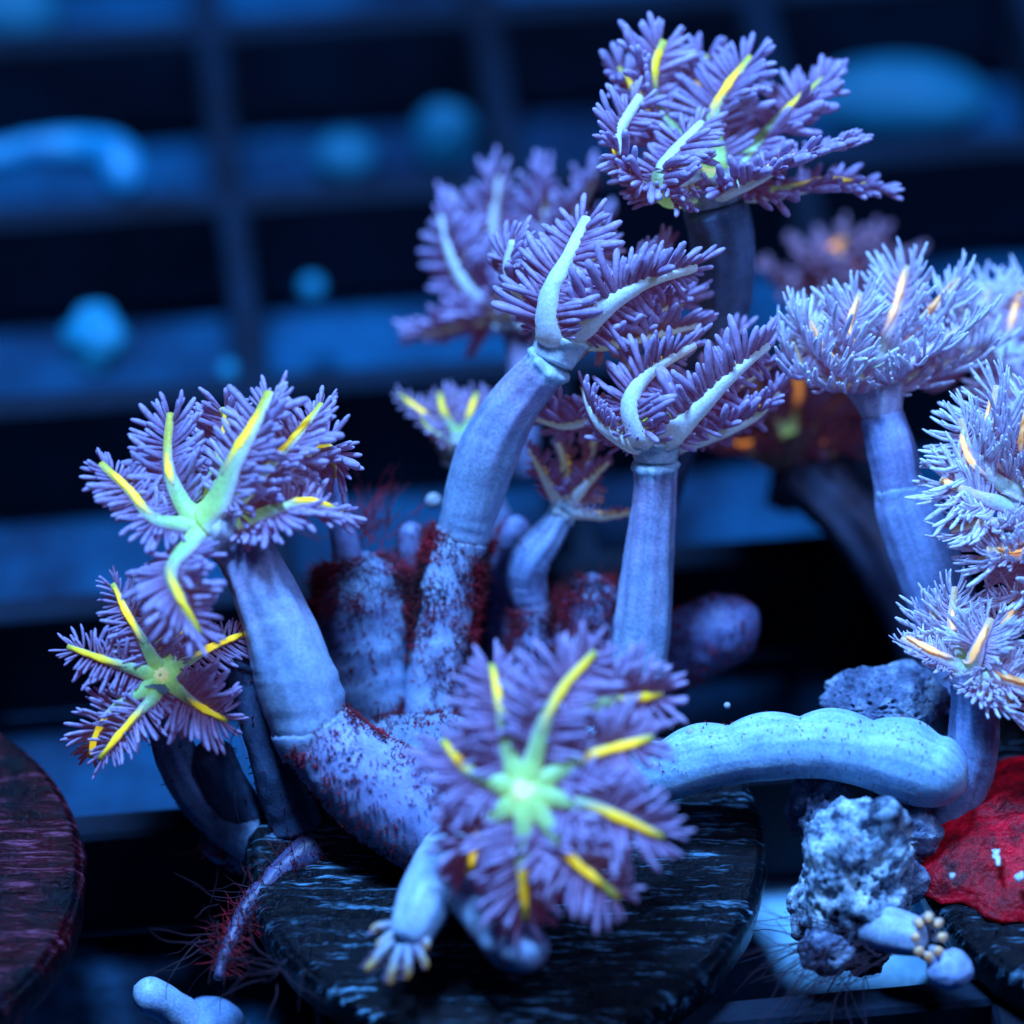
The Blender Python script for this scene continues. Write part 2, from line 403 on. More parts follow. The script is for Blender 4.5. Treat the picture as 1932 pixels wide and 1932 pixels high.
def polyp(label, head, axis, tents, stalk, pal='purple', plen=1.8, npin=18, disc_r=1.3, rib_r=.62, single=True, cup=True,
          collar=None, fold=0, stalk_col=(.50, .66, .82), stalk_tip=(.58, .46, .64), group=None, glow_disc=1.0, fuzz_n=0, ring_at=None,
          droop=0.0, extra=1.8, lift0=0, poff=.05, streak=(.5, .93), seed=0, pu=.18, cup_r=None, mint=(.42, .90, .26), rings_col=None):
    rnd = random.Random(seed + 11)
    P = PALETTE[pal]
    hp = at(*head); A = cdir(*axis)
    sp = [tuple(at(x, y, t)) + (r / PXMM,) for x, y, t, r in stalk] if stalk else None
    base = Vector(sp[0][:3]) if sp else hp - A * 3
    root = thing('coral_polyp', base, label, 'coral polyp', group)
    O = base
    # ---- stalk
    if sp:
        so = seed * 3.7
        def sdisp(u, a, p):
            return (.045 * math.cos(8 * a + 2 * nz(p, .15, so)) * sm(.15, .5, u) + .05 * noise.noise(Vector((math.cos(a) * 1.3, math.sin(a) * 1.3, u * 6 + so)))
                    + (collar * math.exp(-((u - .975) / .022) ** 2) * (1 + 1.2 * noise.noise(Vector((math.cos(a) * 4, math.sin(a) * 4, u * 8 + so)))) if collar else 0)
                    + fold * (math.exp(-((u - .10) / .03) ** 2) + .6 * math.exp(-((u - .2) / .025) ** 2)) * (.6 + math.sin(a + 1))
                    + .025 * noise.noise(Vector((math.cos(a) * 5, math.sin(a) * 5, u * 4 + so))) + .03 * math.sin(u * 75 + 4 * nz(p, .5, so) + 2 * math.cos(a)) * nz(p, .4, so + 2))
        def scol(u, a, p):
            k = noise.noise(Vector((math.cos(a) * 4.5, math.sin(a) * 4.5, u * 2.2 + so)))
            c = mix(stalk_col, stalk_tip, sm(.2, .9, u) + .35 * k)
            c = mix(c, (.30, .52, .78), .25 + .5 * fb(p, .5, so))
            if collar: c = mix(c, (.66, .86, .92), sm(.90, .965, u + .06 * k + .03 * noise.noise(Vector((math.cos(a) * 9, math.sin(a) * 9, u * 9)))))
            return tuple(max(.01, x * .86 * (1 + .38 * k)) for x in c) + (0.0,)
        st = Tube(sp, 70, 48, sdisp, scol)
        so_ = st.obj('stalk', M_STALK, root, O)
        if fuzz_n: fuzz(st, fuzz_n, so_, O)
        if ring_at:                                       # the shed edge where fresh stalk leaves the old sheath
            for u in ring_at:
                i = int(u * 69); c = st.c[i]; T = st.T[i]; r = st.r[i]
                v, f, cc = [], [], []
                prof = [(-1.3, .97), (-.6, 1.03), (-.1, 1.055), (.05, 1.04), (.1, .97)]
                for q in range(56):
                    a = 2 * PI * q / 56; d = st.N[i] * math.cos(a) + st.B[i] * math.sin(a)
                    wob = .38 * noise.noise(Vector((math.cos(a) * 1.5, math.sin(a) * 1.5, u * 9 + seed))) + .12 * noise.noise(Vector((math.cos(a) * 5, math.sin(a) * 5, u * 9 + seed)))
                    for z, s_ in prof:
                        k = s_ + .03 * noise.noise(Vector((math.cos(a) * 4, math.sin(a) * 4, z)))
                        v.append(c + d * r * k + T * (z + wob)); cc.append((.42, .56, .76, 0))
                for q in range(56):
                    for z in range(4):
                        q2 = (q + 1) % 56; f.append((q * 5 + z, q2 * 5 + z, q2 * 5 + z + 1, q * 5 + z + 1))
                link('sheath_edge', mesh('sheath_edge', v, f, cc, origin=O), M_STALK, so_)
        top = Vector(sp[-1][:3]); rt = sp[-1][3]
        if cup:
            rc = cup_r or disc_r * 1.25
            def ucol(u, a, p):
                k = noise.noise(Vector((math.cos(a) * 4, math.sin(a) * 4, u)))
                return mix(mix(stalk_tip, P['rib'], (.95 if collar else .5) + .4 * k), P['mid'], .35 * u) + (.02,)
            def udisp(u, a, p): return .10 * math.cos(8 * a) * u + .05 * noise.noise(Vector((math.cos(a) * 3, math.sin(a) * 3, u * 3)))
            m_ = top.lerp(hp, .5)
            Tube([tuple(top) + (rt * .95,), tuple(m_) + ((rt + rc) * .48,), tuple(hp - A * .25) + (rc,)], 18, 40, udisp, ucol).obj('cup', M_STALK, root, O)
    # ---- oral disc and mouth
    X = A.orthogonal().normalized(); Y = A.cross(X)
    v, f, cc = [], [], []
    for i in range(13):
        r = i / 12
        for j in range(48):
            a = 2 * PI * j / 48; q = r * disc_r * .8
            h = .12 + .34 * disc_r * (1 - r * r) - .10 * disc_r * math.exp(-(r / .16) ** 2) + .05 * math.cos(len(tents) * a) * r
            v.append(hp + X * q * math.cos(a) + Y * q * math.sin(a) + A * h)
            g = mix((.95, 1.0, .52), mint, sm(.15, .9, r + .25 * nz(v[-1], 1.5)))
            cc.append(g + ((.95 - .35 * r) * glow_disc,))
    for i in range(12):
        for j in range(48):
            j2 = (j + 1) % 48; f.append((i * 48 + j, (i + 1) * 48 + j, (i + 1) * 48 + j2, i * 48 + j2))
    od = link('oral_disc', mesh('oral_disc', v, f, cc, origin=O), M_RIB, root)
    mt = Tube([tuple(hp - X * .34 * disc_r * .6 + A * .3 * disc_r) + (.05,), tuple(hp + A * .36 * disc_r) + (.10,), tuple(hp + X * .34 * disc_r * .6 + A * .3 * disc_r) + (.05,)], 9, 8, col=lambda u, a, p: (.45, .75, .5, .3))
    mt.obj('mouth', M_RIB, od, O)
    # ---- tentacles
    bulk = []
    for ti, tn in enumerate(tents):
        opt = {}
        if isinstance(tn[-1], dict): opt = tn[-1]; tn = tn[:-1]
        rr = opt.get('r', rib_r); L_ = opt.get('len', plen); sk = opt.get('streak', streak)
        pts = [at(x, y, head[2] + t) for x, y, t in tn]
        start = hp.lerp(pts[0], .25) - A * .1
        if not opt.get('free'): pts = [start] + pts
        m = len(pts)
        rad = [rr * (.40 + 1.05 * (1 - i / (m - 1)) ** 1.8) for i in range(m)]
        tgt = hp + A * 11.0
        flip = -1 if opt.get('ab') else 1
        def nrm(c, u): return (tgt - c) * flip
        def rcol(u, a, p):
            o = sm(-.1, .75, math.cos(a) + .25 * nz(p, 1.2, seed))
            oral = mix(mint, P['oral'], sm(.0, .35, u)); oral = mix(oral, P['mid'], sm(.3, .6, u) * .7); oral = mix(oral, P['streak'], sm(.5, .85, u) * .8)
            gl = (.62 * (1 - sm(.12, .6, u))) * glow_disc * o
            ab = mix(mix(P['rib'], stalk_tip, .45 * (1 - sm(.05, .4, u))), (.85, .95, .82), sm(.5, 1, u) * .6)
            c = mix(ab, oral, o)
            k = noise.noise(Vector((math.cos(a) * 3, math.sin(a) * 3, u * 9 + ti)))
            return tuple(max(.01, x * (1 + .25 * k)) for x in c) + (gl + .03 + .13 * (1 - o) * sm(.05, .3, u),)
        def rdisp(u, a, p): return .12 * nz(p, 1.6, seed) + .09 * nz(p, 4.0, seed)
        tb = Tube([tuple(p) + (r,) for p, r in zip(pts, rad)], 26, 14, rdisp, rcol, flat=.75, normal=nrm)
        te = tb.obj('tentacle', M_RIB, root, O)
        # the bright streak along the mouth side
        if sk:
            sp_ = []
            for q in range(7):
                u = sk[0] + (sk[1] - sk[0]) * q / 6; i = min(int(u * 25), 25)
                sp_.append(tuple(tb.c[i] + tb.N[i] * (tb.r[i] * .68 + (.02 if P['thin'] > .97 else .16))) + ((.07 + .22 * rr + .03 * math.sin(q * 2.3 + ti * 1.7)) * P['thin'] * (.3, .75, 1, 1, 1, .85, .4)[q],))
            def kcol(u, a, p): return mix(P['mid'], P['streak'], sm(.0, .4, u) + .15 * nz(p, 3)) + (opt.get('glow', .78 + .3 * math.sin(ti * 2.4 + seed)) * sm(-.1, .55, u) * (1 - .55 * sm(.8, 1, u)),)
            Tube(sp_, 22, 10, lambda u, a, p: .30 * nz(p, 2.2) + .25 * nz(p, 7), kcol, flat=.34, normal=nrm).obj('streak', M_STREAK, te, O)
        # pinnules
        length = sum((tb.c[i + 1] - tb.c[i]).length for i in range(25))
        nsd = opt.get('n', npin)
        v2, f2, c2 = [], [], []
        for row in range(2 if extra else 1):
            cnt = nsd if row == 0 else int(nsd * extra)
            for k in range(cnt):
                for sd in (-1, 1):
                    u = pu + (.99 - pu) * ((k + rnd.uniform(-.3, .3) + (.25 if sd > 0 else 0)) / (cnt - 1)); u = min(max(u, .08), .995)
                    x = u * 25; i = min(int(x), 24); fr = x - i
                    c = tb.c[i].lerp(tb.c[i + 1], fr); T = tb.T[i]; N = tb.N[i]; B = tb.B[i]
                    prof = (.35 + .65 * sm(.08, .42, u)) * (1 - .38 * sm(.75, 1., u))
                    L = L_ * prof * rnd.uniform(.68, 1.2) * (1 if row == 0 else .8)
                    lift = math.radians(rnd.gauss(lift0 + (0 if row == 0 else 10), 7 if pal == 'pale' else 11) + (7 if pal == 'pale' else 11) * 2.2 * noise.noise(Vector((u * 6.5, ti * 2.3 - sd, seed + 9.3 + row * 4))))
                    fwd = .12 + .35 * u + .9 * sm(.82, 1, u) + rnd.gauss(0, .10) + .55 * noise.noise(Vector((u * 5.5, ti * 3.1 + sd, seed * 1.7 + row)))
                    d = (B * sd * math.cos(lift) * (1 - .45 * sm(.88, 1, u)) + N * math.sin(lift) + T * fwd).normalized()
                    d = (d + Vector((0, 0, -droop))).normalized()
                    z = (N * math.cos(lift) - B * sd * math.sin(lift) + T * .5 + Vector((rnd.uniform(-.3, .3), rnd.uniform(-.3, .3), rnd.uniform(-.3, .3))))
                    z = (z - d * z.dot(d)).normalized(); y = z.cross(d)
                    o = c + B * sd * tb.r[i] * .75 + N * tb.r[i] * (poff if row == 0 else poff + .15)
                    var = rnd.choice((0, 1, 2, 3, 8, 9, 10)) if L > L_ * .62 else rnd.choice((4, 6, 1, 11))
                    if rnd.random() < .3: var = rnd.choice((5, 7, var))
                    me = pinnule_mesh(pal, var)
                    M = Matrix((d, y, z)).transposed().to_4x4() @ Matrix.Diagonal((L, L, L, 1)); M.translation = o - O
                    if single and row == 0:
                        ob = bpy.data.objects.new('pinnule', me); C.objects.link(ob); ob.parent = te
                        M.translation = (o - O) * S; ob.matrix_basis = M
                    else:
                        rv, rf, rc_ = PINS[((pal, var), 'raw')]; q = len(v2)
                        for p in rv: v2.append(M @ Vector(p) )
                        f2 += [tuple(a + q for a in g) for g in rf]
                        tint = rnd.uniform(.75, 1.15); c2 += [(g[0] * tint, g[1] * tint, g[2] * tint, g[3]) for g in rc_]
        if v2: link('pinnule_fringe', mesh('pinnule_fringe', v2, f2, c2), M_PIN, te, kind='stuff')
    return root

MAIN = 'polyps of the purple clove colony'
SIDE = 'polyps of the pale colony'

# P1 the leaning polyp with a glowing centre
polyp('purple polyp with glowing mint mouth and curled yellow streaked tentacles on a thick leaning stalk',
      (388, 985, -4), (-.3, .65, .65), [
    [(350, 958, 0), (324, 905, .3), (316, 850, .8), (322, 780, 1.2), dict(streak=(.45, .72))],
    [(415, 945, -.7), (445, 868, -1), (483, 800, -.6), (508, 742, .3), dict(streak=(.42, .85), r=.75)],
    [(445, 955, 0), (505, 885, .1), (560, 825, .5), (607, 762, 1.4)],
    [(455, 985, -.2), (520, 962, -.8), (580, 948, -.6), (645, 965, .2), dict(streak=(.6, .95), len=2.0)],
    [(358, 1028, -1), (322, 1078, -2.3), (342, 1135, -3), (377, 1195, -2.8), dict(streak=(.45, .96), len=2.0)],
    [(345, 990, -.3), (288, 978, -.5), (243, 925, .0), (190, 875, .8), dict(len=1.6)],
    [(398, 945, 1.6), (412, 870, 2.5), (428, 805, 2.6), (420, 770, 2.4)],
    [(440, 955, 1.6), (540, 885, 3), (615, 840, 3.5), (632, 900, 3.8)],
    ], [(588, 1375, -2.5, 72), (560, 1290, -3, 76), (535, 1210, -3.2, 68), (500, 1120, -3.2, 58), (462, 1045, -3, 52), (430, 1012, -3.3, 50)],
    plen=1.95, npin=18, disc_r=1.35, rib_r=.47, group=MAIN, seed=1, poff=-.45, lift0=-2, pu=.22, fold=.05, ring_at=(.03,))

# P2 the open flower below it
polyp('small open purple polyp with green centre, flower face on, below the leaning polyp',
      (305, 1275, -3), (-.12, .15, 1), [
    [(285, 1238, -.2), (250, 1175, -.5), (213, 1102, .3)],
    [(262, 1265, -.2), (200, 1246, -.5), (128, 1220, .3)],
    [(272, 1302, -.2), (215, 1338, -.3), (182, 1385, .2), (170, 1428, 1.2)],
    [(290, 1315, -.3), (248, 1360, -.8), (188, 1432, -.2)],
    [(335, 1302, -.3), (375, 1332, -.8), (428, 1360, -.2), dict(len=1.9)],
    [(338, 1258, .2), (392, 1225, .4), (464, 1194, 1.2)],
    [(322, 1238, .3), (340, 1190, 1.2), (350, 1140, 2.2)],
    [(302, 1235, .3), (302, 1185, 1.2), (290, 1120, 2.2)],
    ], [(590, 1610, 1.0, 50), (490, 1585, 2.0, 50), (395, 1520, 2.3, 46), (335, 1430, 1.2, 40), (312, 1345, -.5, 34), (306, 1300, -2, 30)],
    pal='purple_fine', plen=1.4, npin=19, extra=1.0, disc_r=.85, rib_r=.34, group=MAIN, seed=2, poff=-.5, lift0=-4, pu=.2, fuzz_n=90, stalk_col=(.30, .42, .62), stalk_tip=(.28, .36, .55), glow_disc=.75, streak=(.48, .99))

# P3 the big flower in front
polyp('large open purple polyp with mint green star centre, nearest flower in front of the base',
      (990, 1490, -12), (0, .12, 1), [
    [(962, 1430, 0), (946, 1345, .3), (928, 1255, 1.8), dict(streak=(.62, .99))],
    [(1008, 1430, -.2), (1030, 1355, -.3), (1072, 1285, .5), (1122, 1232, 1.8), dict(streak=(.42, .98))],
    [(1050, 1458, 0), (1130, 1420, .2), (1230, 1392, 1.2), dict(streak=(.52, .97))],
    [(1080, 1352, 2.2), (1150, 1324, 2.6), (1250, 1310, 3.2), dict(streak=(.55, .99), r=.4, free=1)],
    [(1060, 1510, -.2), (1145, 1532, -.5), (1250, 1580, .3), dict(streak=(.48, .97))],
    [(1030, 1550, -.3), (1080, 1622, -.6), (1168, 1695, .5), dict(streak=(.55, .88))],
    [(988, 1562, -.3), (985, 1640, -.4), (992, 1735, .6), dict(streak=(.6, .95))],
    [(945, 1535, 0), (902, 1575, .6), (884, 1650, 1.8), dict(streak=(.55, .95))],
    [(930, 1475, 0), (880, 1452, .4), (836, 1398, 1.8), dict(streak=(.6, .98))],
    ], [(960, 1590, -1, 62), (972, 1560, -4, 58), (985, 1520, -8, 52), (990, 1500, -10.5, 48)],
    pal='purple_fine', plen=2.2, npin=18, extra=2.0, disc_r=1.2, rib_r=.46, group=MAIN, seed=3, poff=-.55, lift0=-5, pu=.22, glow_disc=1.0)

# P4 tall polyp seen from behind
polyp('tall purple polyp seen from behind with two white ribs above a red fuzzy sheath',
      (1066, 622, .3), (.42, .8, -.42), [
    [(1036, 628, -1.2), (1036, 560, -1.8), (1072, 485, -1.4), (1106, 412, -.4), dict(r=.72, len=2.2)],
    [(1095, 618, -1.2), (1155, 570, -1.8), (1228, 530, -1.5), (1312, 504, -.5), dict(r=.68, len=2.2)],
    [(1095, 640, .2), (1150, 648, .6), (1220, 635, 1.0), (1315, 612, 1.4)],
    [(1025, 620, 1), (988, 570, 1.3), (958, 512, 1.4), (968, 455, 1.2), dict(len=2.1)],
    [(1060, 595, 2), (1085, 520, 2.8), (1140, 455, 3)],
    [(1090, 595, 2), (1170, 540, 3), (1250, 470, 3.2), dict(len=2.2)],
    [(1110, 615, 1.6), (1200, 600, 2.4), (1305, 560, 2.8), dict(len=2.2)],
    ], [(873, 1012, 3.5, 50), (890, 950, 3, 55), (918, 862, 2.2, 58), (955, 785, 1.4, 52), (1000, 725, .8, 46), (1040, 682, .3, 44)],
    plen=2.1, npin=20, disc_r=1.3, rib_r=.62, group=MAIN, seed=4, collar=.13, ring_at=(.02,), cup_r=1.5)

# P5 polyp on the straight stalk
polyp('purple polyp with white ribs and pale collar on a straight upright lilac stalk',
      (1238, 815, 1), (.3, .86, -.35), [
    [(1198, 842, -.6), (1140, 808, -.9), (1114, 772, -.6), (1102, 732, 0), dict(r=.52, len=1.3)],
    [(1208, 825, -1.2), (1188, 765, -1.7), (1225, 705, -1.4), (1310, 650, -.5), dict(r=.66)],
    [(1264, 822, -1.2), (1322, 768, -1.7), (1390, 700, -1.4), (1448, 652, -.5), dict(r=.68, len=2.1)],
    [(1285, 835, .3), (1360, 815, .5), (1425, 785, .7), (1468, 740, .9)],
    [(1200, 815, 1), (1130, 790, 1.4), (1065, 802, 1.6), (1005, 785, 2)],
    [(1225, 795, 2), (1225, 730, 2.6), (1180, 680, 3), dict(len=1.5)],
    [(1255, 795, 2), (1330, 715, 2.8), (1390, 635, 3.2)],
    [(1270, 800, 1.8), (1370, 740, 2.4), (1450, 690, 2.6)],
    ], [(1185, 1430, 4.5, 50), (1200, 1290, 3.6, 55), (1212, 1180, 3, 54), (1225, 1040, 2.2, 46), (1236, 930, 1.6, 40), (1236, 872, 1.1, 41)],
    plen=1.95, npin=19, disc_r=1.2, rib_r=.6, group=MAIN, seed=5, collar=.13, ring_at=(.26,))

# P6 the top polyp
polyp('highest purple polyp, its bushy crown of tentacles with yellow streaks rising above all others',
      (1335, 340, 3), (.08, .92, .22), [
    [(1280, 345, -1.6), (1200, 335, -2.2), (1166, 262, -2.2), (1208, 182, -1.4), dict(len=2.0, ab=1)],
    [(1262, 375, -2), (1245, 330, -2.9), (1268, 290, -2.6), (1325, 232, -1.5), dict(len=2.2, ab=1)],
    [(1310, 300, 1), (1240, 205, .8), (1232, 130, .8), (1252, 78, 1.2), dict(len=2.3, streak=(.62, .95))],
    [(1350, 300, .8), (1345, 225, .6), (1375, 165, .8), (1418, 108, 1.2), dict(streak=(.5, .92))],
    [(1330, 300, 2.5), (1312, 200, 3.2), (1330, 105, 3.4)],
    [(1390, 320, 1), (1450, 250, 1.4), (1505, 195, 1.8), (1555, 150, 2.1), dict(streak=(.6, .85))],
    [(1365, 362, -1.4), (1430, 336, -2), (1500, 300, -1.8), (1600, 270, -.8), dict(len=2.5, streak=(.3, .85))],
    [(1390, 365, .5), (1480, 362, .7), (1570, 345, .9), (1660, 358, 1.3), dict(len=2.2)],
    [(1295, 320, 2), (1210, 200, 2.4), (1165, 130, 2.3)],
    ], [(1170, 1400, 9, 46), (1212, 1160, 9.5, 40), (1240, 960, 9.5, 38), (1300, 760, 8.5, 46), (1352, 620, 6.5, 54), (1366, 510, 5, 58), (1360, 430, 3.8, 62), (1345, 385, 3.2, 62)],
    plen=2.4, npin=18, disc_r=1.6, rib_r=.6, group=MAIN, seed=6, stalk_col=(.12, .16, .26), stalk_tip=(.12, .14, .20), cup_r=2.1)  # stalk colours darkened for the shade beneath the crown

# P7 behind the tall one
polyp('purple polyp with a single curved white rib, out of focus behind the tall polyp',
      (972, 588, 13), (-.15, .9, -.32), [
    [(950, 585, -.6), (890, 550, -1.2), (852, 485, -1), (834, 408, 0), dict(r=.66)],
    [(955, 560, 1), (930, 450, 1.5), (940, 335, 2)],
    [(985, 555, 1), (1020, 430, 1.4), (1028, 325, 2)],
    [(1000, 560, 1), (1070, 430, 1.2), (1118, 335, 1.4), dict(streak=(.6, .98))],
    [(945, 598, 0), (880, 610, .3), (795, 630, .6), dict(streak=None)],
    [(930, 570, 1.5), (880, 470, 2), (850, 400, 2.5)],
    [(1000, 580, 1), (1080, 520, 2), (1140, 420, 2.5)],
    ], [(985, 900, 13, 34), (990, 760, 13, 32), (988, 680, 13, 30), (978, 625, 13, 32)],
    plen=2.3, npin=17, disc_r=1.3, rib_r=.55, group=MAIN, seed=7, stalk_col=(.3, .32, .52))

# P8 low small polyp behind
polyp('small purple polyp with three short yellow streaks, half hidden behind the tall stalk',
      (868, 842, 9), (-.1, .9, .4), [
    [(850, 825, 0), (800, 785, 0), (752, 745, .3)],
    [(858, 815, 0), (836, 778, 0), (830, 742, .3)],
    [(878, 815, 0), (890, 778, 0), (900, 742, .3)],
    [(892, 825, .4), (930, 790, .6), (948, 755, .8)],
    [(860, 815, 1.6), (850, 770, 2), (862, 745, 2.2)],
    [(850, 838, -.5), (815, 815, -.8), (790, 790, -.8), dict(streak=None)],
    ], [(960, 1040, 9, 34), (925, 960, 9, 34), (890, 890, 9, 32), (872, 858, 9, 30)],
    plen=.95, npin=12, disc_r=.9, rib_r=.42, group=MAIN, seed=8, single=False, stalk_col=(.2, .22, .36), stalk_tip=(.3, .25, .3))

# P9 young polyp between the two stalks
polyp('young purple polyp with stubby feathered arms bending between two tall stalks',
      (1066, 958, 5), (.2, .85, -.35), [
    [(1046, 930, -.4), (1022, 890, -.6), (1000, 848, -.2), dict(len=1.0)],
    [(1082, 940, -.4), (1112, 908, -.7), (1146, 872, -.3), dict(len=1.0)],
    [(1092, 968, -.2), (1140, 975, -.3), (1198, 965, 0), dict(len=.6, streak=(.45, .98))],
    [(1060, 930, .8), (1066, 880, 1), (1052, 830, 1.2)],
    [(1080, 935, .8), (1110, 870, 1.4), (1122, 820, 1.8)],
    ], [(1008, 1150, 6.2, 36), (992, 1095, 5.6, 40), (1000, 1052, 5, 42), (1032, 1012, 4.8, 34), (1056, 978, 4.9, 26)],
    plen=.95, npin=15, disc_r=.75, rib_r=.42, group=MAIN, seed=9, stalk_col=(.45, .55, .85), stalk_tip=(.34, .44, .6), cup_r=.85, glow_disc=.4, fuzz_n=10)

# the pale colony
polyp('pale lavender polyp with orange yellow streaks on a two step stalk with a ring',
      (1652, 715, 3), (0, .93, .35), [
    [(1612, 712, -1), (1572, 690, -1.6), (1542, 650, -1.5), (1515, 592, -.6), dict(streak=(.45, .92))],
    [(1625, 690, -1), (1600, 635, -1.5), (1622, 555, -1), dict(streak=(.4, .97))],
    [(1655, 675, 0), (1690, 590, .3), (1712, 502, .8), dict(streak=(.5, .97))],
    [(1692, 685, 0), (1740, 615, 0), (1812, 525, .5), dict(streak=(.35, .97))],
    [(1690, 705, -1.2), (1745, 665, -1.8), (1845, 598, -1.2), dict(streak=None)],
    [(1620, 710, .6), (1560, 640, 1.4), (1535, 592, 1.8), dict(streak=(.7, .98))],
    [(1695, 718, .5), (1780, 690, .8), (1870, 650, 1.2), dict(streak=None)],
    [(1600, 725, -.5), (1530, 712, -.7), (1490, 640, 0), dict(streak=None)],
    ], [(1835, 1330, 5, 58), (1800, 1200, 4.6, 66), (1752, 1070, 4, 66), (1708, 955, 3.5, 58), (1695, 915, 3.3, 46), (1682, 850, 3, 46), (1664, 785, 3, 40)],
    pal='pale', plen=2.25, npin=20, extra=1.5, lift0=6, poff=-.7, disc_r=1.2, rib_r=.42, group=SIDE, seed=10, stalk_col=(.42, .50, .78), stalk_tip=(.48, .46, .76), ring_at=(.655,), cup_r=1.5, glow_disc=.35)
polyp('pale lavender polyp standing behind the ringed stalk polyp, farther back',
      (1905, 690, 7), (0, .93, .3), [
    [(1885, 665, 0), (1858, 600, 0), (1868, 538, .5), dict(streak=None)],
    [(1905, 655, 0), (1912, 605, 0), (1932, 540, .5)],
    [(1875, 690, -.3), (1835, 680, -.5), (1800, 715, 0), dict(streak=None)],
    [(1925, 670, 0), (1970, 610, 0), (2010, 560, 0)],
    [(1880, 680, .6), (1830, 630, 1), (1815, 570, 1.4), dict(streak=None)],
    [(1905, 705, -.8), (1900, 740, -1.4), (1890, 770, -1), dict(streak=None)],
    ], [(2010, 1000, 7, 40), (1970, 860, 7, 40), (1930, 760, 7, 38), (1910, 720, 7, 34)],
    pal='pale', plen=2.25, npin=22, extra=1.4, lift0=6, poff=-.7, disc_r=1.2, rib_r=.42, group=SIDE, seed=11, glow_disc=.2)
polyp('large pale polyp with long orange streaks, its fan spread beside the ringed stalk',
      (1935, 960, 0), (-.7, .35, .6), [
    [(1915, 905, -.4), (1868, 830, -.6), (1880, 728, 0), dict(len=2.3, streak=(.45, .93))],
    [(1900, 920, -.6), (1838, 870, -.8), (1812, 790, -.2), dict(streak=(.55, .9))],
    [(1940, 890, -.3), (1935, 830, -.3), (1950, 740, .2), dict(len=2.3)],
    [(1890, 950, -.8), (1830, 930, -1), (1775, 905, -.3), dict(streak=(.85, .98))],
    [(1905, 985, -1), (1860, 985, -1.6), (1795, 1000, -1), dict(len=1.8, streak=None)],
    [(1925, 1005, -1), (1885, 1035, -1.8), (1845, 1060, -1.5), dict(len=2.0, streak=None)],
    [(1960, 1010, -1.2), (1930, 1050, -2), (1862, 1036, -2.2), dict(len=1.6, streak=(.2, .95))],
    [(1960, 1020, -.5), (1940, 1090, -.8), (1900, 1120, -.4), dict(streak=None)],
    ], [(2030, 1400, 4, 50), (2010, 1200, 3, 52), (1975, 1050, 1, 48), (1945, 975, .3, 42)],
    pal='pale', plen=2.3, npin=20, extra=1.5, lift0=5, poff=-.7, disc_r=1.4, rib_r=.44, group=SIDE, seed=12, glow_disc=.2)
polyp('low pale polyp with frilled fan and one bright yellow arm tip above the porous crust',
      (1828, 1262, -2), (.05, .65, .75), [
    [(1802, 1252, -.3), (1762, 1236, -.5), (1702, 1204, .2), dict(len=1.0, streak=(.45, .98))],
    [(1838, 1245, -.6), (1850, 1212, -1), (1870, 1168, -.6), dict(streak=(.25, .9), r=.5)],
    [(1862, 1272, -.6), (1900, 1285, -1), (1950, 1300, -.6), dict(streak=(.4, .98))],
    [(1815, 1230, .5), (1795, 1180, .8), (1802, 1108, 1.2), dict(streak=(.6, .8))],
    [(1852, 1235, .5), (1895, 1180, .8), (1932, 1120, 1)],
    [(1848, 1290, -.6), (1890, 1312, -1), (1915, 1335, -.6), dict(streak=None)],
    [(1800, 1240, .6), (1765, 1190, 1), (1760, 1140, 1.4), dict(streak=None)],
    ], [(1765, 1600, 1.5, 66), (1800, 1500, .5, 60), (1832, 1420, -.4, 50), (1838, 1340, -1, 44), (1830, 1290, -1.6, 36)],
    pal='pale', plen=1.75, npin=20, extra=1.4, lift0=6, poff=-.7, disc_r=1.0, rib_r=.4, group=SIDE, seed=13, glow_disc=.2, stalk_col=(.3, .4, .6), stalk_tip=(.34, .42, .66))

# blurred brownish ones far behind
polyp('brown polyp with glowing orange rim, blurred on a dark slanting stalk behind the straight stalk',
      (1490, 835, 15), (-.1, .9, .3), [
    [(1450, 840, -.5), (1400, 850, -.8), (1362, 838, 0), dict(streak=(.3, .95))],
    [(1470, 810, 0), (1440, 770, 0), (1420, 720, .5), dict(streak=None)],
    [(1500, 800, 0), (1510, 750, 0), (1500, 705, .5), dict(streak=(.5, .98))],
    [(1520, 830, 0), (1560, 790, 0), (1600, 740, .5), dict(streak=None)],
    [(1530, 848, -.5), (1580, 848, -.8), (1620, 820, 0), dict(streak=(.3, .8))],
    [(1530, 820, .5), (1600, 780, 1), (1680, 730, 1.5), dict(streak=None)],
    ], [(1770, 1330, 14, 50), (1720, 1160, 14, 56), (1640, 1010, 14.5, 62), (1560, 925, 15, 66), (1500, 875, 15, 60)],
    pal='brown', plen=1.7, npin=12, single=False, disc_r=1.3, rib_r=.5, seed=14, stalk_col=(.10, .12, .2), stalk_tip=(.16, .10, .12), cup_r=2.0)
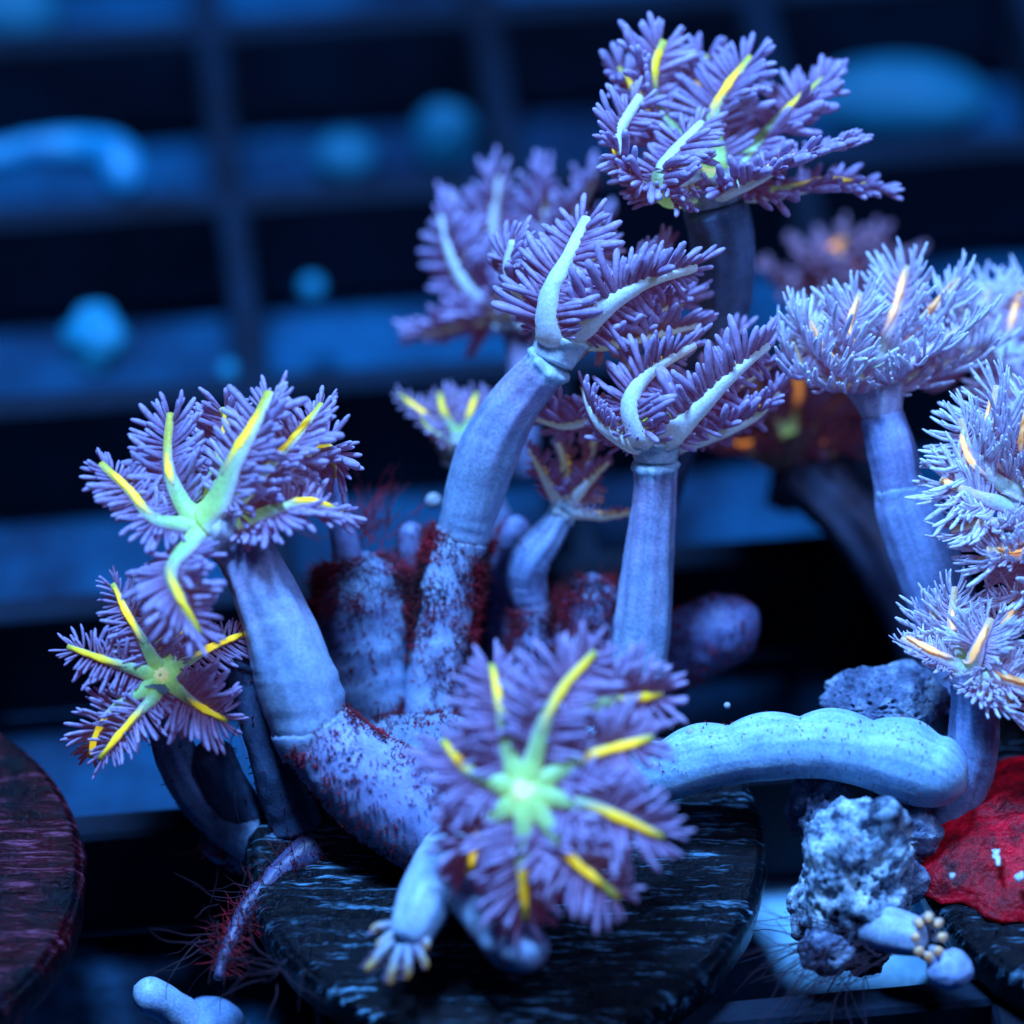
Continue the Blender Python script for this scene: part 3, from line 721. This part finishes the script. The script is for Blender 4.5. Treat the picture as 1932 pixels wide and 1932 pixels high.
polyp('brown polyp with an orange crown, far behind the highest polyp stalk',
      (1590, 580, 22), (.1, .95, .1), [
    [(1570, 560, 0), (1530, 510, 0), (1500, 470, 0), dict(streak=None)],
    [(1590, 550, 0), (1580, 500, 0), (1600, 455, 0), dict(streak=(.3, .98), r=1.3, glow=1.5)],
    [(1600, 550, 0), (1630, 500, 0), (1660, 455, 0), dict(streak=(.3, .98), r=1.3, glow=1.5)],
    [(1610, 560, 0), (1660, 520, 0), (1710, 490, 0), dict(streak=None)],
    [(1560, 580, 0), (1510, 560, 0), (1460, 520, 0), dict(streak=None)],
    [(1580, 570, -1), (1560, 530, -1.5), (1550, 490, -1.2), dict(streak=None)],
    ], [(1480, 960, 21, 40), (1510, 800, 21, 40), (1550, 690, 22, 38), (1580, 610, 22, 36)],
    pal='brown', plen=2.0, npin=12, single=False, disc_r=1.3, rib_r=.5, seed=15, stalk_col=(.10, .12, .2), stalk_tip=(.14, .1, .14))

# ------------------------------------------------------------------ encrusted sheaths and the colony base
def sheath(name, label, cat, P, pale=(.52, .68, .88), dark=(.30, .34, .55), n_fuzz=500, side=1.0, rings=60, sides=44, seed=0, round_end=0, lump=.12, lo=.14, hi=.34, mat=None, hairs=None, group=None, part='body'):
    pts = [tuple(at(x, y, t)) + (r / PXMM,) for x, y, t, r in P]
    O = Vector(pts[0][:3])
    root = thing(name, O, label, cat, group)
    def d(u, a, p): return lump * fb(p, .4, seed) + .05 * nz(p, 1.5, seed)
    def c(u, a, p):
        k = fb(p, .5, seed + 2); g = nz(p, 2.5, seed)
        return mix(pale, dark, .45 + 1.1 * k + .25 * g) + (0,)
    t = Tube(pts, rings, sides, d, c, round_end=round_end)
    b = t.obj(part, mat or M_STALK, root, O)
    if n_fuzz: fuzz(t, n_fuzz, root, O, lo, hi, side)
    if hairs:
        for (n, lo2, hi2, u0, u1) in hairs: fuzz(t, n, root, O, lo2, hi2, 0, u0, u1, .02, name='algae_hair', jitter=.9)
    return root, t
sheath('encrusted_sheath', 'old pale sheath speckled with red algae under the tall polyp stalk', 'coral branch',
       [(815, 1400, 4.6, 58), (822, 1290, 4.4, 56), (835, 1170, 4.1, 56), (852, 1070, 3.8, 53), (872, 1005, 3.5, 50)], n_fuzz=1700, side=2.6, seed=21, lump=.06, hairs=[(160, .4, 1.1, 0, 1)])
sheath('encrusted_sheath', 'thick pale speckled base arm carrying the leaning polyp', 'coral branch',
       [(1010, 1585, 0, 105), (900, 1570, -1, 112), (780, 1530, -1.8, 104), (680, 1465, -2.3, 90), (625, 1415, -2.4, 80), (586, 1372, -2.5, 72)], pale=(.50, .60, .86), dark=(.36, .36, .62), n_fuzz=1500, side=.8, seed=22, lump=.08)
sheath('encrusted_stub', 'broad pale mottled stub between leaning stalk and speckled sheath', 'coral branch',
       [(700, 1400, 6.5, 80), (692, 1300, 6, 96), (690, 1190, 5.5, 98), (688, 1100, 5, 88), (690, 1045, 4.8, 70)], pale=(.42, .62, .80), dark=(.20, .26, .44), n_fuzz=1000, side=1.2, seed=23, round_end=.18, hairs=[(420, .5, 1.5, .62, 1.0)])
sheath('encrusted_stub', 'narrow bluish column right behind the tall polyp stalk', 'coral branch',
       [(955, 1380, 8, 50), (962, 1200, 8, 48), (968, 1080, 8, 44), (975, 975, 8, 30)], pale=(.40, .50, .80), dark=(.26, .30, .52), n_fuzz=260, side=.6, seed=24, round_end=.12, hairs=[(40, .8, 1.8, 0, .6)])
sheath('encrusted_stub', 'squat dark stub thick with red algae behind the straight stalk', 'coral branch',
       [(1100, 1380, 6.5, 90), (1110, 1260, 6.5, 88), (1115, 1160, 6.2, 76), (1118, 1085, 6, 58)], pale=(.26, .32, .50), dark=(.16, .10, .2), n_fuzz=1300, side=1.2, seed=25, round_end=.2, hairs=[(520, .5, 1.4, .2, 1.0)])
sheath('encrusted_stub', 'short blue base under the young polyp with red strands', 'coral branch',
       [(1010, 1330, 6.6, 60), (1008, 1230, 6.5, 52), (1006, 1150, 6.3, 40)], pale=(.34, .46, .72), dark=(.2, .2, .36), n_fuzz=350, side=1.0, seed=26, hairs=[(260, .6, 1.5, 0, 1.0)])
sheath('coral_lobe', 'oval purple mottled lobe lying beside the straight stalk', 'coral branch',
       [(1240, 1260, 8.5, 66), (1310, 1215, 8, 76), (1370, 1185, 7.5, 72), (1425, 1150, 7.2, 58)], pale=(.19, .22, .40), dark=(.09, .06, .15), n_fuzz=260, side=0, seed=27, round_end=.35, lump=.08)
sheath('coral_mound', 'lumpy mottled coral base spread over the middle of the plug', 'coral base',
       [(700, 1420, 3.5, 70), (820, 1440, 2.5, 96), (960, 1480, 1.5, 120), (1100, 1480, 1.8, 120), (1190, 1470, 2.6, 90)], pale=(.34, .46, .60), dark=(.10, .10, .2), n_fuzz=1500, side=.3, seed=28, lump=.25, hairs=[(200, .6, 1.4, 0, 1)])
# the pale finger branch arching to the right
def finger():
    P = [(1150, 1475, 0, 52), (1250, 1452, -1, 60), (1350, 1426, -1.6, 60), (1450, 1410, -2, 62), (1550, 1406, -2.2, 64), (1650, 1420, -2.4, 69), (1740, 1448, -2.6, 74), (1818, 1488, -2.7, 68)]
    pts = [tuple(at(x, y, t)) + (r / PXMM,) for x, y, t, r in P]; O = Vector(pts[0][:3])
    root = thing('coral_finger', O, 'smooth pale blue finger branch with scalloped top arching off the plug', 'coral branch')
    def d(u, a, p):
        up = math.cos(a)
        return .27 * max(0, up) ** 1.5 * (abs(math.sin(u * PI * 5.6 + .4)) ** .8 - .62) * sm(0, .2, u) * (1 - sm(.82, .95, u)) + .04 * nz(p, .6, 3) + .03 * noise.noise(Vector((math.cos(a) * 9, math.sin(a) * 9, u * 3)))
    def c(u, a, p):
        k = noise.noise(Vector((math.cos(a) * 9, math.sin(a) * 9, u * 3)))
        return mix((.34, .62, .86), (.56, .86, .98), .5 + 1.0 * k + .5 * fb(p, .7, 4)) + (0,)
    t = Tube(pts, 96, 56, d, c, normal=lambda c, u: UP, round_end=.13)
    b = t.obj('body', M_STALK, root, O)
    fuzz(t, 120, root, O, .08, .2, 0, 0, .9, .03)
    # tiny pale grains along the crest
    v, f = [], []; rnd = random.Random(4)
    for k in range(46):
        i = int(rnd.uniform(.2, .85) * 95); j = int(rnd.gauss(0, 1.0) + 8) % 56
        p = t.v[i * 56 + j]; r = rnd.uniform(.04, .12); q = len(v)
        for g in range(6): v.append(p + Vector([(1, 0, 0), (-1, 0, 0), (0, 1, 0), (0, -1, 0), (0, 0, 1), (0, 0, -1)][g]) * r * rnd.uniform(.6, 1.2))
        f += [tuple(q + x for x in g) for g in ((0, 2, 4), (2, 1, 4), (1, 3, 4), (3, 0, 4), (2, 0, 5), (1, 2, 5), (3, 1, 5), (0, 3, 5))]
    link('grains', mesh('grains', v, f, origin=O), M_FLAKE, root, kind='stuff')
finger()

# small bud polyp with stubby arms on the front of the plug
def bud(label, P, arms, arm_r, col, tipcol, seed, fz=0, beads=False):
    pts = [tuple(at(x, y, t)) + (r / PXMM,) for x, y, t, r in P]; O = Vector(pts[0][:3])
    root = thing('polyp_bud', O, label, 'coral polyp')
    def d(u, a, p): return .05 * nz(p, .8, seed) + .03 * math.cos(8 * a) * sm(.3, .7, u)
    def c(u, a, p):
        k = noise.noise(Vector((math.cos(a) * 6, math.sin(a) * 6, u * 3))); return mix((.48, .68, .86), col, .4 + .7 * k) + (.0,)
    t = Tube(pts, 40, 40, d, c); t.obj('body', M_STALK, root, O)
    if fz: fuzz(t, fz, root, O, .08, .2)
    for k, A in enumerate(arms):
        ap = [at(*q) for q in A]
        rr = [arm_r * (1, .95, .8, .55)[min(i, 3)] for i in range(len(ap))]
        def ac(u, a, p): return mix((.34, .42, .52), tipcol, sm(.2, .9, u) + .3 * nz(p, 2)) + (.22 * sm(.3, .9, u),)
        tb = Tube([tuple(p) + (r,) for p, r in zip(ap, rr)], 16, 10, lambda u, a, p: .25 * nz(p, 3.5, k), ac, round_end=.25)
        te = tb.obj('tentacle', M_RIB, root, O)
        if beads: continue
        for g in range(7):
            for sd in (-1, 1):
                i = 4 + int(g * 1.5); d_ = (tb.B[i] * sd + tb.T[i] * .5 + tb.N[i] * random.uniform(-.3, .6)).normalized()
                me = pinnule_mesh('purple', 4); z = d_.orthogonal().normalized(); y = z.cross(d_); L = random.uniform(.2, .32)
                M = Matrix((d_, y, z)).transposed().to_4x4() @ Matrix.Diagonal((L, L, L, 1)); M.translation = (tb.c[i] + tb.B[i] * sd * tb.r[i] * .7 - O) * S
                ob = bpy.data.objects.new('pinnule', me); C.objects.link(ob); ob.parent = te; ob.matrix_basis = M
    return root
bud('pale bud polyp with stubby drooping yellowish arms on the front of the black plug',
    [(850, 1600, -4, 50), (826, 1650, -6.5, 54), (802, 1700, -8, 52), (782, 1745, -8.6, 46), (768, 1772, -8.8, 36)],
    [[(745, 1758, -9), (722, 1778, -9.3), (712, 1792, -9.2)], [(740, 1775, -9.4), (712, 1805, -9.9), (690, 1832, -9.8)], [(755, 1785, -9.6), (742, 1825, -10), (735, 1858, -9.8)],
     [(768, 1785, -9.4), (770, 1820, -9.8), (768, 1848, -9.6)], [(782, 1778, -9.2), (795, 1802, -9.5), (806, 1828, -9.3)], [(795, 1765, -9), (805, 1778, -9.4), (798, 1790, -9.4)],
     [(738, 1745, -8.6), (715, 1748, -8.8), (700, 1758, -8.6)]], .22, (.70, .85, .93), (.72, .58, .2), 31, 12)
sheath('coral_runner', 'white looping runner of tissue beside the front bud polyp', 'coral branch',
       [(835, 1640, -6.5, 40), (882, 1692, -8.4, 38), (925, 1742, -9.4, 42), (975, 1785, -9.8, 48), (1035, 1785, -9.4, 46)], pale=(.55, .75, .90), dark=(.45, .58, .80), n_fuzz=130, side=0, seed=33, round_end=.25, lump=.1, lo=.08, hi=.22)
bud('closed grey bud with a ring of orange beads, by the porous rock',
    [(1640, 1745, -4, 40), (1680, 1755, -4.6, 44), (1720, 1765, -5, 38), (1740, 1768, -5.3, 34)],
    [[(1742 + 22 * math.cos(a), 1768 + 32 * math.sin(a), -5.2), (1752 + 28 * math.cos(a), 1768 + 40 * math.sin(a), -5.8), (1752 + 20 * math.cos(a), 1768 + 30 * math.sin(a), -6.2)] for a in [k * PI / 4 for k in range(8)]],
    .24, (.5, .6, .8), (.9, .6, .3), 35, 0, True)

# blob bodies
def blob(name, label, cat, c, rad, mat, seed=0, amp=.2, freq=.5, holes=0, sub=4, group=None, attr=None):
    import bmesh
    bm = bmesh.new(); bmesh.ops.create_icosphere(bm, subdivisions=sub, radius=1)
    O = Vector(c); rr = Vector(rad)
    for v in bm.verts:
        d = v.co.normalized(); p = Vector((d.x * rr.x, d.y * rr.y, d.z * rr.z))
        k = 1 + amp * fb(p + O, freq, seed)
        if holes:
            q = noise.voronoi((p + O) * holes)[0]; k -= .24 * (1 - sm(.10, .34, q[0])); k += .10 * abs(nz(p + O, 1.1, seed + 4)) + .05 * nz(p + O, holes * 2, seed)
        v.co = p * k * S
    me = bpy.data.meshes.new(name); bm.to_mesh(me); bm.free()
    me.polygons.foreach_set('use_smooth', [True] * len(me.polygons))
    if attr:
        a = me.color_attributes.new('col', 'FLOAT_COLOR', 'POINT'); a.data.foreach_set('color', list(attr) * len(me.vertices))
    me.materials.append(mat)
    o = link(name, me, mat); o.location = O * S
    return tag(o, label, cat, group)

blob('porous_rock', 'pale porous rock chunk under the rounded tip of the finger branch', 'rock', at(1612, 1690, -2.5), (2.7, 2.4, 4.8), M_ROCK, 3, .55, .30, 2.3, 6)
blob('porous_rock', 'small honeycombed crust beneath the low pale polyp', 'rock', at(1662, 1322, 2), (2.8, 2.0, 1.3), M_RUB, 8, .5, .4, 2.3, 6)
blob('rock_shard', 'flat grey shard jutting out under the finger branch', 'rock', at(1652, 1575, -4), (1.5, 1.0, 2.1), M_ROCK, 15, .5, .5, .5, 5)
for (x, y, t, r, sd, lab) in ((1560, 1545, 0, (1.7, 1.6, 2.4), 61, 'dark upright rubble piece right under the middle of the finger branch'),
                          (1690, 1660, -2, (1.5, 1.3, 1.5), 62, 'small rubble lump wedged between the porous chunk and red crust'),
                          (1565, 1790, -4, (1.5, 1.3, 1.1), 63, 'low rubble lump at the foot of the porous chunk'),
                          (1705, 1580, -1.5, (2.0, 1.5, 1.7), 64, 'rubble shelf under the rounded tip of the finger branch')):
    blob('rubble_piece', lab, 'rock', at(x, y, t), r, M_RUB, sd, .7, .4, 2.0, 5)
bb = blob('lobed_bud', 'round lobed pale ball bud at the foot of the red crust', 'coral polyp', at(1792, 1828, -5.5), (1.05, 1.0, .9), M_STALK, 5, .1, 1.2, .95, 5, None, (.40, .55, .78, 0))
# red encrusting sheet draped over the right plug
def crust():
    v, f = [], []; nx, ny = 60, 40; O = on_z(2005, 1582, .3)
    for i in range(nx + 1):
        for j in range(ny + 1):
            a = -PI + 2 * PI * i / nx; r = j / ny
            edge = 7.6 * (1 + .22 * noise.noise(Vector((math.cos(a) * 2.4, math.sin(a) * 2.4, 3))) + .13 * noise.noise(Vector((math.cos(a) * 6, math.sin(a) * 6, 1))))
            x, y = O.x + edge * r * math.cos(a) * 1.02, O.y + edge * r * math.sin(a) * .74
            z = .38 + 1.9 * (1 - r ** 2) + .35 * nz((x, y, 0), .5, 2) + .22 * nz((x, y, 0), 1.3, 2) + .1 * nz((x, y, 0), 3.2, 2) - .3 * sm(.9, 1, r)
            v.append((x, y, z))
    for i in range(nx):
        for j in range(ny):
            a = i * (ny + 1) + j; f.append((a, a + 1, a + ny + 2, a + ny + 1))
    o = link('red_crust', mesh('red_crust', v, f, origin=O), M_CRUST); o.location = O * S
    md = o.modifiers.new('thickness', 'SOLIDIFY'); md.thickness = .0004; md.offset = -1
    tag(o, 'bright red encrusting sheet draped over the plug of the pale polyps', 'crust')
crust()
for (x, y, sx, sy, lab) in ((1880, 1615, .2, .55, 'largest white flake lying on the red crust'), (1798, 1652, .12, .16, 'tiny white speck on the red crust above the lobed bud'), (1925, 1655, .22, .25, 'white speck on the red crust by the plug rim')):
    blob('white_flake', lab, 'flake', on_z(x, y, 2.2) , (sx, sy, .14), M_FLAKE, x * .1, 1.1, 5.0, 0, 3)

# roots and bulbs at the left
sheath('coral_root', 'thin red fuzzy root trailing off the plug toward the rack', 'coral branch',
       [(590, 1600, 0, 34), (520, 1655, -1, 26), (468, 1712, -2, 20), (432, 1780, -3, 15), (412, 1845, -4, 9)], pale=(.14, .16, .30), dark=(.05, .02, .05), n_fuzz=230, side=.5, seed=41, lump=.35, hairs=[(90, .7, 2.0, 0, 1)])
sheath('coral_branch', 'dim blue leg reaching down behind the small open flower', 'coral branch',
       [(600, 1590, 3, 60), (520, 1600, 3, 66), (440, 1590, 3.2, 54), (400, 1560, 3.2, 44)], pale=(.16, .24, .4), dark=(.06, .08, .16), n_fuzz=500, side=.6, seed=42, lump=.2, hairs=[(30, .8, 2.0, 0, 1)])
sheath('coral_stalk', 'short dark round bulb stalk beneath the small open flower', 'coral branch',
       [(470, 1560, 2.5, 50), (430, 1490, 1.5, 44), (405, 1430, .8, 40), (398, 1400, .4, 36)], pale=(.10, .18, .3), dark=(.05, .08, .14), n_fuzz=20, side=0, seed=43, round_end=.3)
sheath('coral_stalk', 'dark blue stalk standing close behind the leaning polyp stalk', 'coral branch',
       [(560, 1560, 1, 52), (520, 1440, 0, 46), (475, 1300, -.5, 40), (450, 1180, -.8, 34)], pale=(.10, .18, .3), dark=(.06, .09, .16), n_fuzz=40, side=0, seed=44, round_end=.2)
sheath('coral_stalk', 'pale slender stalk rising behind the leaning polyp crown', 'coral branch',
       [(672, 1150, 5, 34), (652, 1030, 4.4, 28), (632, 940, 3.8, 24), (622, 860, 3.2, 26)], pale=(.36, .46, .72), dark=(.28, .32, .55), n_fuzz=12, side=0, seed=45)
sheath('coral_stub', 'small crystal edged stub with red hairs atop the broad mottled stub', 'coral branch',
       [(795, 1090, 6, 30), (780, 1030, 5.6, 27), (774, 985, 5.4, 20)], pale=(.26, .34, .52), dark=(.18, .10, .2), n_fuzz=80, side=.6, seed=46, round_end=.2, lump=.3)
fl1 = sheath('pale_bulb', 'blurred white bulb with short neck below the rack near the root', 'coral branch',
       [(360, 1935, 1, 40), (330, 1905, .5, 36), (290, 1880, 0, 36), (255, 1862, 0, 34)], pale=(.55, .75, .85), dark=(.4, .6, .8), n_fuzz=0, seed=47, round_end=.3)
sheath('pale_bulb', 'blurred pale lobed clump beside the white bulb under the root', 'coral branch',
       [(400, 1990, 2, 80), (395, 1940, 1.5, 76), (385, 1890, 1, 60)], pale=(.30, .48, .66), dark=(.2, .34, .56), n_fuzz=0, seed=48, round_end=.35, lump=.3)

brightp = on_z(1490, 1775, -11)  # pale patch added to make the tank floor look brighter lit here
blob('bright_floor_patch', 'added pale patch standing in for brighter lit tank floor between the black plug and rubble', 'floor patch', (brightp.x, brightp.y, -10.95), (7.0, 5.2, .35), M_BRIGHT_FLOOR, 71, .25, .3, 0, 4)
# fine strands of algae hanging in the gap of the rack, and hair at the left root
def strands(label, seeds, n, L, spread, seed, name='hair_algae'):
    rnd = random.Random(seed); v, f = [], []; O = at(*seeds[0])
    for k in range(n):
        p = at(*rnd.choice(seeds)) + Vector((rnd.gauss(0, .5), rnd.gauss(0, .5), rnd.gauss(0, .3)))
        d = cdir(rnd.gauss(spread[0], .6), rnd.gauss(spread[1], .5), rnd.gauss(.1, .4)); ll = rnd.uniform(.5, 1.1) * L; r = rnd.uniform(.025, .042)
        pts = [p]
        for q in range(5):
            d = (d + Vector((rnd.gauss(0, .22), rnd.gauss(0, .22), rnd.gauss(0, .22)))).normalized(); pts.append(pts[-1] + d * ll / 5)
        t = Tube([tuple(x) + (r * (1 - .12 * i),) for i, x in enumerate(pts)], 12, 4, capa=False, capb=False)
        q = len(v); v += t.v; f += [tuple(i + q for i in g) for g in t.f]
    o = link(name, mesh(name, v, f, origin=O), M_STRAND, kind='stuff'); o.location = O * S
    return tag(o, label, 'algae')
strands('dark hair algae strands spreading between plug and porous rock', [(1640, 1790, -4.5), (1600, 1750, -4.5), (1560, 1780, -4.5), (1660, 1800, -5)], 70, 5.5, (-.9, -.5), 3)
strands('wispy dark red hair algae around the trailing root', [(440, 1700, -2), (420, 1790, -4), (400, 1760, -3), (520, 1830, -6)], 40, 4.0, (-.6, -.2), 5)
strands('single dark thread hanging under the small open flower', [(432, 1345, -3.5)], 2, 6, (-.1, -1), 8)
strands('red hair wisps rising behind the broad mottled stub', [(690, 1010, 6), (720, 1000, 6), (660, 1020, 6)], 45, 3.2, (0, 1), 9).data.materials[0] = M_FUZZ

# bubbles
for (x, y, t, r, lab) in ((1303, 1382, -2.2, .22, 'clear gas bubble on the finger branch near the front flower'), (1372, 1331, 1, .16, 'tiny bubble floating above the finger branch dip'), (818, 945, 6.5, .4, 'round pale bubble beside the tall stalk behind the stub')):
    blob('gas_bubble', lab, 'bubble', at(x, y, t), (r, r, r), M_BUB, 0, 0, 1, 0, 3)

# ------------------------------------------------------------------ blurred things far behind on the rack
blob('pale_ball', 'largest blurred pale blue ball behind on the rack', 'ball', at(182, 642, 34), (1.75, 1.7, 1.75), M_PALE, 1, .5, .45)
blob('pale_ball', 'small blurred pale ball floating in the dark grid cell', 'ball', at(588, 546, 38), (.75, .75, .75), M_PALE, 2, .5, .45)
blob('pale_ball', 'small blurred ball at the lower end of the grid bar', 'ball', at(430, 702, 32), (.6, .6, .6), M_PALE, 3, .5, .45)
blob('dim_knob', 'dim blue rounded knob resting in the grid cell behind', 'ball', at(650, 300, 46), (1.9, 1.5, 1.5), M_DIM, 4, .2, .4)
blob('dim_knob', 'dim tall blue knob behind beside a grid bar', 'ball', at(838, 262, 48), (1.8, 1.5, 2.2), M_DIM, 5, .2, .4)
blob('dim_knob', 'wide dim blue block far behind the highest polyp', 'ball', at(1700, 190, 52), (5.2, 2.5, 2.2), M_DIM, 6, .15, .3)
blob('dim_knob', 'dim blue patch at the far end of the rack corner', 'ball', at(20, 25, 58), (3.0, 2.0, 2.2), M_DIM, 7, .2, .3)
sheath('bent_tube', 'bright pale blue bent tube blurred far behind on the rack', 'tube',
       [(-30, 300, 44, 30), (60, 282, 44, 34), (150, 278, 44, 40), (220, 300, 43, 48), (240, 370, 42, 44)], pale=(.02, .36, .55), dark=(.0, .20, .36), n_fuzz=0, seed=51, lump=.1, round_end=.12)
